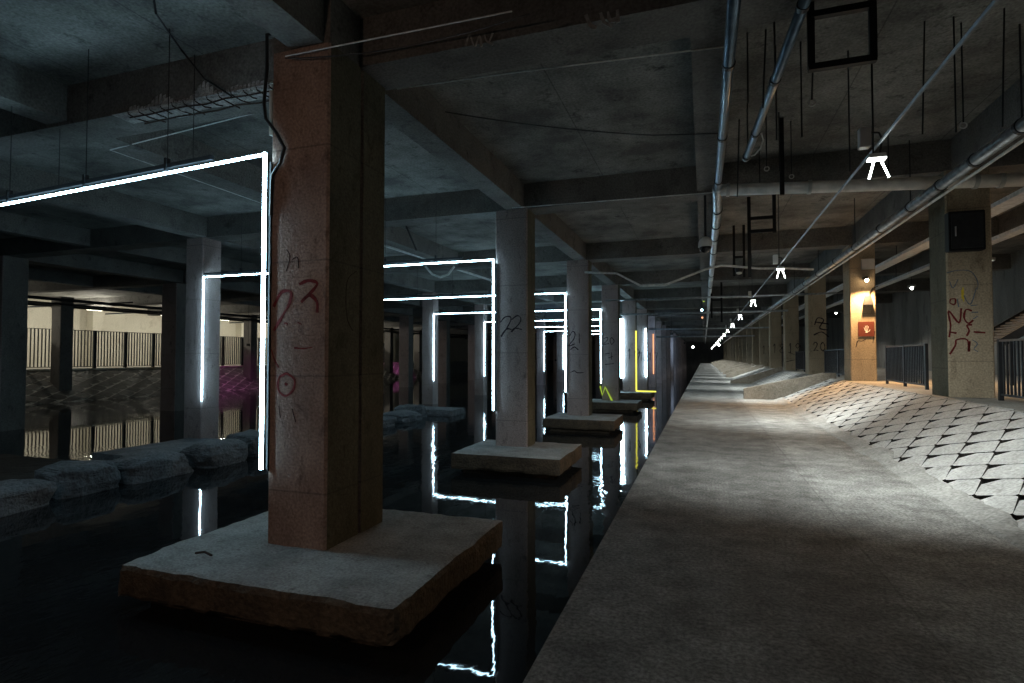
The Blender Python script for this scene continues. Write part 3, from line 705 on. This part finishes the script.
# ------------------------------------------------------------------ LED portal frames
LZ, LB = 4.32, .27
def led_frame(k):
    pass
    y = Y0+S*k-.05; xa = XA0-.045; xb = XB1+.09
    names = {0:'nearest white light frame from column 23 out past the left edge',1:'white light frame joining column 22 to the blue lit column',2:'white light frame whose upright runs down the third water column',3:'white light frame standing above the bent lime rope light',
             4:'light frame with a thick white upright and a yellow strip on column 19',5:'light frame past the yellow strip, its white upright on the walkway side',6:'far light frame with a dim orange upright',7:'farthest light frame, small and white'}
    t = thing('light_frame', (xa, y, LB), names[k], 'light')
    m = M['led']; zb = LZ-(.38 if k == 0 else 0)
    r = .02
    ra = {0:.024,4:.11}.get(k, .022)
    if k == 4:
        MB().tube([(XA1+.03,y,-.62),(XA1+.03,y,3.5)], .05, 8).build('side_upright', M['led_yellow'], t)['label'] = 'yellow upright strip'
        MB().tube([(XA1+.03,y,-.62),(XA1+1.35,y-.2,-.62)], .045, 8).build('foot_strip', M['led_yellow'], t)['label'] = 'yellow strip on the footing'
    if k == 5: MB().tube([(-4.5,y-.05,LB-.2),(-4.5,y-.05,LZ-.3)], .05, 8).build('upright', m, t)
    elif k == 6: MB().tube([(-4.6,y-.05,LB-.2),(-4.6,y-.05,LZ-.4)], .05, 8).build('upright', M['led_orange'], t)['label'] = 'orange upright strip'
    else:
        MB().tube([(xa,y,LB),(xa,y,LZ+r)], ra, 8).build('upright', m, t)
        if k < 4:
            MB().bar((xa+.075,y+.03,LB-.02),(xa+.075,y+.03,LZ-.1), .025, .03).build('backing_channel', M['dark_steel'], t)
    if k != 5 or True:
        MB().tube([(xa,y,LZ),(xb,y,zb)], r, 8).build('crossbar', m, t)
    MB().tube([(xb,y,zb),(xb,y,LB)], r, 8).build('upright', m, t)
    if k < 4:
        d = Vector((xb-xa,0,zb-LZ)); A = Vector((xa,y,LZ))
        MB().bar(A+d*.09+Vector((0,.03,.11)), A+d+Vector((0,.03,.11)), .05, .06).build('carrier_rail', M['dark_steel'], t)
        for q in (.17,.33,.5,.67,.85):
            p = A+d*q+Vector((0,.03,.12)); MB().tube([p, (p.x,p.y,SLAB)], .006, 5).build('hanger_wire', M['cable'], t)
            MB().box(p.x-.02, p.x+.02, y-.01, y+.06, p.z-.08, p.z+.1).build('clip', M['dark_steel'], t)
    return t
for k in range(0, 8): led_frame(k)
# bent lime rope light at column 20's foot
mb = MB().tube([atd(x, y, 29.9) for x, y in ((600,388),(602,396),(604,400))]+[], .07, 6)
yk = Y0+3*S-.15
mb = MB().tube([at(600,386,yk), at(602,395,yk), at(605,387,yk), at(611,399,yk), at(614,405,yk)], .05, 6)
o = mb.build('rope_light', M['led_lime']); tag(o, 'bent lime green rope light leaning on column 20 foot', 'light')

# ------------------------------------------------------------------ wires
def wire(pts, r, mat, label, cat='wire', name='wire'):
    o = MB().tube(pts, r, 6).build(name, M[mat]); return tag(o, label, cat)
def sag(a, b, s, n=12): return [a.lerp(b, i/n)-Vector((0,0,4*s*(i/n)*(1-i/n))) for i in range(n+1)]
yw = Y0-.08
wire([at(282,52,yw), at(512,5.5,yw)], .009, 'white_wire', 'taut pale wire running right from the top of column 23')
wire(sag(at(282,54,yw-.05), at(530,8,yw), .12), .008, 'cable', 'slack dark wire under the taut pale wire by column 23')
wire([at(106,148,7.6), at(260,108,7.6)], .010, 'white_wire', 'pale wire sloping under the spalled beam left of column 23')
wire([at(106,148,7.6), atd(262,203,13)], .009, 'white_wire', 'pale wire running back and down behind the nearest light frame')
wire([at(386,87,7.6), at(512,69,7.6), at(728,42,7.6)], .010, 'white_wire', 'thin pale wire stretched from column 23 to the dark pipe')
wire(sag(at(388,98,9), at(655,133,10.5), .1)+[at(727,131,10.5)], .012, 'cable', 'black cable hanging between column 23 and the dark pipe')
wire([at(512,207,13.9), at(718,191,13.9)], .012, 'white_wire', 'thin pale wire from column 22 to the pipe elbow')
yc = Y0-.9
wire([(at(145,0,5).x,5,SLAB-.02), at(150,8,5.2), at(165,30,5.8), at(176,45,6.2), at(200,75,6.36), at(228,93,6.38)], .014, 'cable', 'black cable drooping over the face of the spalled beam', 'cable', 'cable')
for (x, y0, y1, d) in ((55,85,190,9.6),(190,70,160,8.4)):
    a = atd(x, y1, d); wire([a, (a.x,a.y,SLAB-.02)], .006, 'cable', 'thin hanging wire in front of the spalled beam, %s' % ('left one' if x == 55 else 'right one'))
a0, a1, a2, a3, a4 = at(585,272,20), at(617,273,20), at(641,285.5,20), at(665,285,20), at(706,269,20)
wire([a0, a1, a2, a3, a4, at(722,265,20), at(760,268,20), at(790,268,20), at(815,269,20)], .04, 'white_wire', 'white conduit dipping between the columns and the camera dome', 'conduit', 'conduit')
# far horizontal service pipes
for i, (yy, z, r_, x0, x1, lab) in enumerate([(30.2,4.75,.05,-5,6,'thin pale pipe crossing the hall above column 20'),(38.6,4.6,.07,-6,5,'thin grey pipe crossing the hall above column 19'),(55,4.35,.08,-6,6,'far grey pipe crossing above the walkway'),(63,3.9,.09,-6,5,'lowest far grey pipe crossing above the walkway')]):
    wire([(x0,yy,z),(x1,yy,z)], r_, 'galv', lab, 'pipe', 'service_pipe')

# ------------------------------------------------------------------ big pipes
def pipe(pts, r, mat, label, joints=(), name='pipe', n=20, hang=None):
    pts = [Vector(p) for p in pts]
    t = thing(name, pts[0], label, 'pipe')
    o = MB().tube(pts, r, n).build('pipe_run', M[mat], t); 
    for p in o.data.polygons: p.use_smooth = len(p.vertices) == 4
    for q in joints:
        a, b, f = q; A = pts[a].lerp(pts[b], f); d = (pts[b]-pts[a]).normalized()
        c = MB().tube([A-d*.035, A+d*.035], r*1.18, n).build('collar', M['dark_steel' if mat != 'pale_pipe' else 'grey_box'], t)
    for q in (hang or ()):
        a, b, f = q; A = pts[a].lerp(pts[b], f)
        MB().tube([A+Vector((0,0,r)), (A.x,A.y,SLAB-.01)], .012, 5).build('hanger_rod', M['dark_steel'], t)
    return t
# right steel pipe beside the columns
L1 = YEND-1
pipe([(4.18,3,4.88),(4.18,L1,4.88)], .095, 'galv', 'bright steel pipe running away past the right columns', [(0,1,(y-3)/(L1-3)) for y in (7.2,8.3,9.5,10.9,12.3,13.9,16,18.5,21,24,27,30,34)], hang=[(0,1,(y-3)/(L1-3)) for y in (9.5,13.9,18.5,24,30)])
wire([(4.28,3,4.75),(4.30,60,4.75)], .025, 'pale_pipe', 'thin conduit under the bright steel pipe', 'conduit', 'conduit')
# pale transverse pipe + steel pipe along the walkway
pa, pb = at(722,189,13.3), at(1024,178.5,13.3)
pb2 = pa.lerp(pb, 1.5)
pipe([pa, pb2], .125, 'pale_pipe', 'pale horizontal pipe crossing above the right side of the walkway', [(0,1,.02),(0,1,.22),(0,1,.58),(0,1,.63)], hang=[(0,1,.1),(0,1,.4)])
pz = pa.z
t = pipe([pa+Vector((-.06,-.14,.04)), pa+Vector((-.06,.1,.0)), (pa.x-.03,15,pz-.02),(pa.x,L1,pz-.02)], .105, 'galv', 'steel pipe running down the hall above the walkway from the pale elbow', [(2,3,f/100) for f in (0,1.2,2.4,4,6,8,11,14)], hang=[(2,3,.05),(2,3,.15)])
pipe([(pa.x-.05,3,pz-.03),(pa.x-.06,13.0,pz-.03)], .07, 'blue_pipe', 'dark upper pipe leading overhead to the pale elbow', [(0,1,.2),(0,1,.45),(0,1,.7),(0,1,.95)], hang=[(0,1,.45),(0,1,.9)])
pc, pd = at(808,0,6.5), at(748,157,11.2)
pe = pc+(pc-pd)*.3
t = pipe([pe, pd], .06, 'blue_pipe', 'blue grey pipe slanting overhead with a loop of wire at its end', [(0,1,.23),(0,1,.5),(0,1,.8),(0,1,.98)], hang=[(0,1,.5),(0,1,.95)])
MB().tube([at(750,155,11.1), at(757,153,11), at(763,146,10.9), at(766,138,10.8), at(764,131,10.7)], .014, 6).build('wire_loop', M['white_wire'], t)
# lamp conduit
LX = 1.85
wire([(LX,2.5,4.06),(LX,100,4.02)], .018, 'conduit', 'thin steel conduit carrying the row of walkway lamps', 'conduit', 'conduit')
# side trays
for i, (x, z, w_) in enumerate(((6.75,5.25,.42),(8.4,5.2,.3))):
    t = thing('cable_tray', (x, 20, z), ('wide pale cable tray hung behind the right columns','narrow pale cable tray further right behind the columns')[i], 'cable tray')
    MB().box(x-w_/2, x+w_/2, 4, 70, z, z+.02).build('tray_bottom', M['tray'], t)
    for s in (-1,1): MB().box(x+s*w_/2-.01, x+s*w_/2+.01, 4, 70, z, z+.1).build('tray_side', M['tray'], t)
    for y in range(6, 60, 6): MB().box(x-.012, x+.012, y, y+.02, z+.1, SLAB).build('hanger_rod', M['dark_steel'], t)
# left service pipes under the far ceiling
for i, (x, z, r_) in enumerate(((-38.2,5.3,.11),(-41,5.15,.14),(-37.4,4.95,.07))):
    wire([(x,12,z),(x,90,z)], r_, 'dark_steel', 'dark pipe under the ceiling above the left bank, %s' % ('upper thin one','thick lower one','slim one nearest the water')[i], 'pipe', 'service_pipe')
for i in range(5):
    y = 26+6.3*i; wire([(-46,y,5.2),(-38.6,y+3,5.6)], .06, 'dark_steel', 'cross pipe over the left bank', 'pipe', 'service_pipe')['group'] = 'cross pipes over the left bank'
# cluster of pipes and conduit in the middle behind the frame of column 22
wire([at(384,245,20), at(500,283,26)], .05, 'white_wire', 'pale slanting conduit under the ceiling left of column 22', 'conduit', 'conduit')
wire([at(425,266,22), at(432,274,22), at(440,277,22), at(448,274,22), at(454,266,22)], .05, 'white_wire', 'loop of pale cable hanging left of column 22', 'cable', 'cable')
wire([at(404,222,15), at(416,250,15)], .03, 'cable', 'dark bracket rod leaning down left of column 22', 'rod', 'rod')

# ------------------------------------------------------------------ ceiling lamps over the walkway
def lamp(k):
    y = 7.2+S*k; z = 3.92
    lab = {0:'nearest bright two tube lamp hanging over the walkway',1:'second hanging lamp, under a white box at the end of the white conduit',2:'third hanging lamp above the walkway',3:'fourth hanging lamp above the walkway'}.get(k, 'small bright lamp in the far run over the walkway')
    t = thing('hanging_lamp', (LX, y, z), lab, 'lamp', None if k in (0,1,2,3) else 'far walkway lamps')
    if k < 6:
        MB().box(LX-.17, LX-.06, y-.06, y+.06, z+.13, z+.36).build('ballast_box', M['white_plastic'], t, bevel=.008)
        MB().tube([(LX-.03,y,z+.06),(LX-.03,y,SLAB-.01)], .010, 6).build('hanger_rod', M['dark_steel'], t)
        MB().tube([(LX-.09,y-.02,z+.3),(LX+.02,y-.03,z+.28),(LX+.05,y-.03,z+.2),(LX+.03,y,z+.05)], .012, 6).build('cable', M['cable'], t)
    MB().box(LX-.085, LX+.085, y-.05, y+.05, z, z+.05).build('lamp_head', M['white_plastic'], t, bevel=.006)
    s_ = 1 if k < 4 else 1.5
    MB().box(LX-.085, LX+.085, y-.045, y+.045, z-.018, z-.002).build('diffuser', M['bulb'], t)
    for s in (-1,1):
        MB().tube([(LX+s*.03,y-.03,z-.02),(LX+s*.095,y-.08,z-.24)], .011*s_, 8).build('tube', M['bulb'], t)
    light('lamp_light', 'SPOT', (LX, y-.0, z-.24), {-1:170,0:1250,1:1150,2:1150}.get(k, 1000), (.93,1.0,.97), t, shadow_soft_size=.10, spot_size=math.radians(122), spot_blend=1).rotation_euler = (math.radians(40 if k == 0 else 24), 0, 0)
for k in range(-1, 18): lamp(k)
bpy.data.objects  # far right zone lamps behind the fence
for i, y in enumerate((9,17,25,33,41,50)):
    t = thing('ceiling_lamp', (9.9, y, 5.2), 'small lamp over the raised floor behind the right fence', 'lamp', 'lamps behind the right fence')
    MB().box(9.8,10.0,y-.3,y+.3,5.2,5.3).build('housing', M['grey_box'], t)
    MB().sphere((9.9,y,5.15), .07, 10, 6).build('bulb', M['bulb'], t, True)
    MB().tube([(9.9,y,5.28),(9.9,y,SLAB)], .012, 5).build('hanger_rod', M['dark_steel'], t)
    light('lamp_light', 'SPOT', (9.9,y,5.05), 300, (1,.93,.8), t, shadow_soft_size=.1, spot_size=math.radians(120), spot_blend=.5)
# unseen warm lamp added behind the camera to light the front of column 23
yl = Y0-S+.75
t = thing('wall_lamp', (-4.95, yl, 3.0), 'added warm lamp, unseen, on the water column behind the camera', 'lamp')
MB().box(-5.02,-4.88,yl+.002,yl+.3,3.04,3.12).build('bracket', M['dark_steel'], t, bevel=.01)
MB().sphere((-4.95,yl+.26,3.0), .06, 12, 8).build('bulb', M['warm_bulb'], t, True)
l = light('lamp_light', 'SPOT', (-4.95,yl+.36,2.95), 170, (1,.68,.50), t, shadow_soft_size=.06, spot_size=math.radians(110), spot_blend=.7); aim(l, (-4.95,6,.6))
# wall lights behind the left fence
for i in range(9):
    y = 18+6.2*i
    t = thing('strip_lamp', (-44.5, y, 5.3), 'strip lamp lighting the cream wall behind the left fence', 'lamp', 'strip lamps behind the left fence')
    MB().box(-44.56,-44.44,y-.6,y+.6,5.35,5.42).build('housing', M['grey_box'], t)
    MB().tube([(-44.5,y-.58,5.32),(-44.5,y+.58,5.32)], .03, 8).build('tube', M['tube_warm'], t)
    for s in (-.4,.4): MB().tube([(-44.5,y+s,5.4),(-44.5,y+s,SLAB)], .01, 5).build('hanger_rod', M['dark_steel'], t)
    light('lamp_light', 'POINT', (-44.5,y,5.15), 430, (1,.95,.80), t, shadow_soft_size=.2)
# magenta floods on the left bank; the blue floods are added for far bluish glow
for i, (x, y, z, tx, ty, p, col) in enumerate([(-35.5,36.6,2.6,-39.8,38.9,260,(1,.12,.75)),(-36.6,68,2.2,-40,68.7,300,(1,.12,.75)),(-17.5,68,1.2,-15.9,73,60,(.9,.9,.1)),(-2.6,50,3.6,-4.6,66,900,(.45,.7,1)),(-12,38,3.2,-14,60,700,(.25,.45,1)),(-2.6,84,3.6,-4.6,100,1200,(.45,.7,1))]):
    t = thing('floodlight', (x,y,z), ['magenta floodlight over the left bank','far magenta floodlight over the left bank','small yellow floodlight far between the second row columns','added blue floodlight aimed at the far water columns','added blue floodlight aimed between the far light frames','farthest added blue floodlight by the water columns'][i], 'floodlight')
    MB().box(x-.12,x+.12,y-.08,y+.08,z,z+.2).build('housing', M['black_paint'], t, bevel=.01)
    MB().tube([(x,y,z+.19),(x,y,SLAB)], .015, 6).build('hanger_rod', M['dark_steel'], t)
    l = light('lamp_light', 'SPOT', (x,y,z-.06), p, col, t, shadow_soft_size=.05, spot_size=math.radians(75), spot_blend=1); aim(l, (tx,ty,-.3 if i < 2 else 1.5))

# ------------------------------------------------------------------ hanging hardware on the right
# square steel frame
p = at(846, 58, 6.9); zt = SLAB-.01
t = thing('hanging_bracket', (p.x, 6.9, p.z), 'black square steel frame hanging from the ceiling at top right', 'bracket')
xl, xr = at(815.5, 58, 6.9).x, at(878.5, 58, 6.9).x; zb_ = at(846, 59.5, 6.9).z; zt2 = at(846, 5, 6.9).z
for x in (xl, xr): MB().box(x-.035, x+.035, 6.87, 6.93, zb_, SLAB-.01).build('side_bar', M['black_paint'], t)
for z in (zb_, zt2): MB().box(xl-.03, xr+.03, 6.86, 6.94, z-.035, z+.035).build('cross_bar', M['black_paint'], t)
# ladder shaped hangers
def hanger(pxs, y0, y1, rungs, Y, label, w=.05):
    xs = [at(q, y0, Y).x for q in pxs]; t = thing('hanging_bracket', (xs[0], Y, at(pxs[0], y1, Y).z), label, 'bracket')
    for i, x in enumerate(xs):
        yy = y1[i] if isinstance(y1, (list, tuple)) else y1
        MB().box(x-w/2, x+w/2, Y-.02, Y+.02, at(pxs[i], yy, Y).z, SLAB-.01).build('side_bar', M['black_paint'], t)
    for r_ in rungs:
        z = at(pxs[0], r_, Y).z; MB().box(xs[0]-.03, xs[1]+.03, Y-.03, Y+.03, z-w/2, z+w/2).build('rung', M['black_paint'], t)
def hanger2(pxs, bottoms, rungs, Y, label, w=.06):
    xs = [at(q, 200, Y).x for q in pxs]; t = thing('hanging_bracket', (xs[0], Y, at(pxs[0], max(bottoms), Y).z), label, 'bracket')
    for i, x in enumerate(xs):
        MB().box(x-w/2, x+w/2, Y-.02, Y+.02, at(pxs[i], bottoms[i], Y).z, SLAB-.01).build('side_bar', M['black_paint'], t)
    for r_ in rungs:
        z = at(pxs[0], r_, Y).z; MB().box(xs[0]-.03, xs[1]+.03, Y-.03, Y+.03, z-w/2, z+w/2).build('rung', M['black_paint'], t)
hanger2((750.5,776), (277,232), (218,231), 16.5, 'black ladder shaped ceiling bracket by the second lamp', .09)
hanger2((735,745), (276,277), (257,268), 21, 'black bracket with a round fitting right of the camera dome', .08)
hanger2((784.3,), (193,), (), 11.8, 'thick black drop bar in front of the pale pipe', .07) if False else None
x = at(784.3,150,11.8).x; o = MB().box(x-.04,x+.04,11.77,11.83, at(784,194,11.8).z, SLAB-.01).build('drop_bar', M['black_paint'], bevel=.006); tag(o, 'thick black drop bar ending in front of the pale pipe', 'bar')
hanger2((712,722), (318,322), (300,), 34, 'far black hanger beside the steel pipe over the walkway', .1)
rods = [(751,33,100,8.5,0),(766,33,105,8.5,0),(779.5,33,138,9,0),(805,40,135,9,0),(815.6,30,97,8,1),(769,45,165,11,1),(853,80,170,9.5,0),(927,90,132,9,0),(961,88,130,9,0),(968.5,97,120,9.2,1),(1008,70,125,9,0),(794,160,173,12,1),(782,120,170,11.5,0),(739,80,196,11.6,0)]
for i, (x, a_, b_, Y, ring) in enumerate(rods):
    p = at(x, b_, Y)
    t = thing('hanging_rod', p, 'thin dark threaded rod hanging from the right ceiling' if not ring else 'thin dark rod with a ring end hanging from the right ceiling', 'rod', 'plain ceiling rods' if not ring else 'ring ended ceiling rods')
    q = Vector((p.x+(.05 if i%3 == 1 else 0), Y, SLAB-.01))
    MB().tube([p, q], .011, 6).build('rod', M['dark_steel'], t)
    if ring:
        MB().tube([p+Vector((.04*math.cos(a*PI/5),0,-.04+.04*math.sin(a*PI/5))) for a in range(11)], .010, 6).build('ring', M['grey_box'], t)
# dome camera
p = at(706.5, 244, 14.4)
t = thing('dome_camera', p, 'white security dome camera with a black lens under the walkway beam', 'camera')
MB().sphere(p, .17, 18, 12, (1,1,1.15), z0=0).build('cover', M['white_plastic'], t, True)
MB().tube([p+Vector((0,0,-.0)), p+Vector((0,0,-.06))], .172, 18).build('collar', M['white_plastic'], t)
MB().sphere(p+Vector((0,0,-.05)), .145, 18, 12, (1,1,1.1), z1=0).build('lens_dome', M['camera_glass'], t, True)
MB().tube([p+Vector((0,0,.17)), (p.x,p.y,SOFFIT)], .03, 8).build('stem', M['dark_steel'], t)
# round fitting below the far bracket
p = at(740, 269, 20.9)
t = thing('speaker_fitting', p, 'small round fitting with a pale rim under the black bracket by the dome camera', 'fitting')
MB().sphere(p, .14, 12, 8).build('body', M['dark_steel'], t, True); MB().sphere(p+Vector((0,-.02,-.13)), .10, 12, 8, (1,1,.5)).build('rim', M['white_plastic'], t, True)
# tiny indicator lights far along on the left of the steel pipe
for (x, y, m_, lab) in ((704.2,301,'led_lime','tiny green indicator light far along the steel pipe'),(702.2,310,'led','tiny white indicator light far along the steel pipe'),(702.6,317.5,'led_orange','tiny orange indicator light far along the steel pipe'),(693,347,'bulb','tiny white lamp at the far end of the water'),(719,345,'bulb','tiny white lamp at the far end of the ceiling')):
    d = 40; p = atd(x, y, d); 
    if y > 340: p = atd(x, y, 110)
    r_ = .07 if y < 340 else .2
    t = thing('indicator_lamp', p, lab, 'light'); MB().sphere(p, r_, 8, 6).build('bulb', M[m_], t, True)
    MB().tube([p, (p.x,p.y,SLAB)], .02, 5).build('stem', M['dark_steel'], t)
# sloping slatted stair underside at far right
t = thing('metal_stair', (8.5, 19, BANK), 'dark slatted sloping metal stair behind the right fence', 'stairs')
A, B = at(987, 343, 19.5), at(1060, 302, 19.5)
for yy in (18.6, 20.4):
    MB().bar((A.x,yy,A.z),(B.x,yy,B.z), .06, .22).build('stringer', M['dark_steel'], t)
for i in range(14):
    f = (i+.5)/14; p = Vector((A.x+(B.x-A.x)*f, 0, A.z+(B.z-A.z)*f)); MB().box(p.x-.09, p.x+.09, 18.6, 20.4, p.z-.02, p.z+.02).build('tread', M['dark_steel'], t)
for yy in (18.6, 20.4):
    MB().box(A.x+.9, A.x+1.0, yy-.05, yy+.05, BANK-.005, A.z+(B.z-A.z)*.3).build('leg', M['dark_steel'], t)
# walkway edge kerb


# ------------------------------------------------------------------ world, camera
w = bpy.data.worlds.new('World'); scene.world = w; w.use_nodes = True
w.node_tree.nodes['Background'].inputs['Color'].default_value = (.32,.5,.62,1); w.node_tree.nodes['Background'].inputs['Strength'].default_value = .028
cam = bpy.data.cameras.new('Camera'); cam.sensor_width = 36; cam.lens = 36*F/1024; cam.clip_end = 400
co = bpy.data.objects.new('Camera', cam); C.objects.link(co); scene.camera = co
co.location = (0,0,EYE); co.rotation_euler = (math.radians(90)+math.atan((HOR-341.5)/F), 0, YAW)
vs = scene.view_settings; vs.view_transform = 'Standard'; vs.look = 'None'; vs.exposure = 0; vs.gamma = 1; vs.use_curve_mapping = False
scene.cycles.max_bounces = 6; scene.cycles.diffuse_bounces = 3; scene.cycles.glossy_bounces = 3; scene.cycles.use_denoising = True
scene.cycles.sample_clamp_indirect = 4
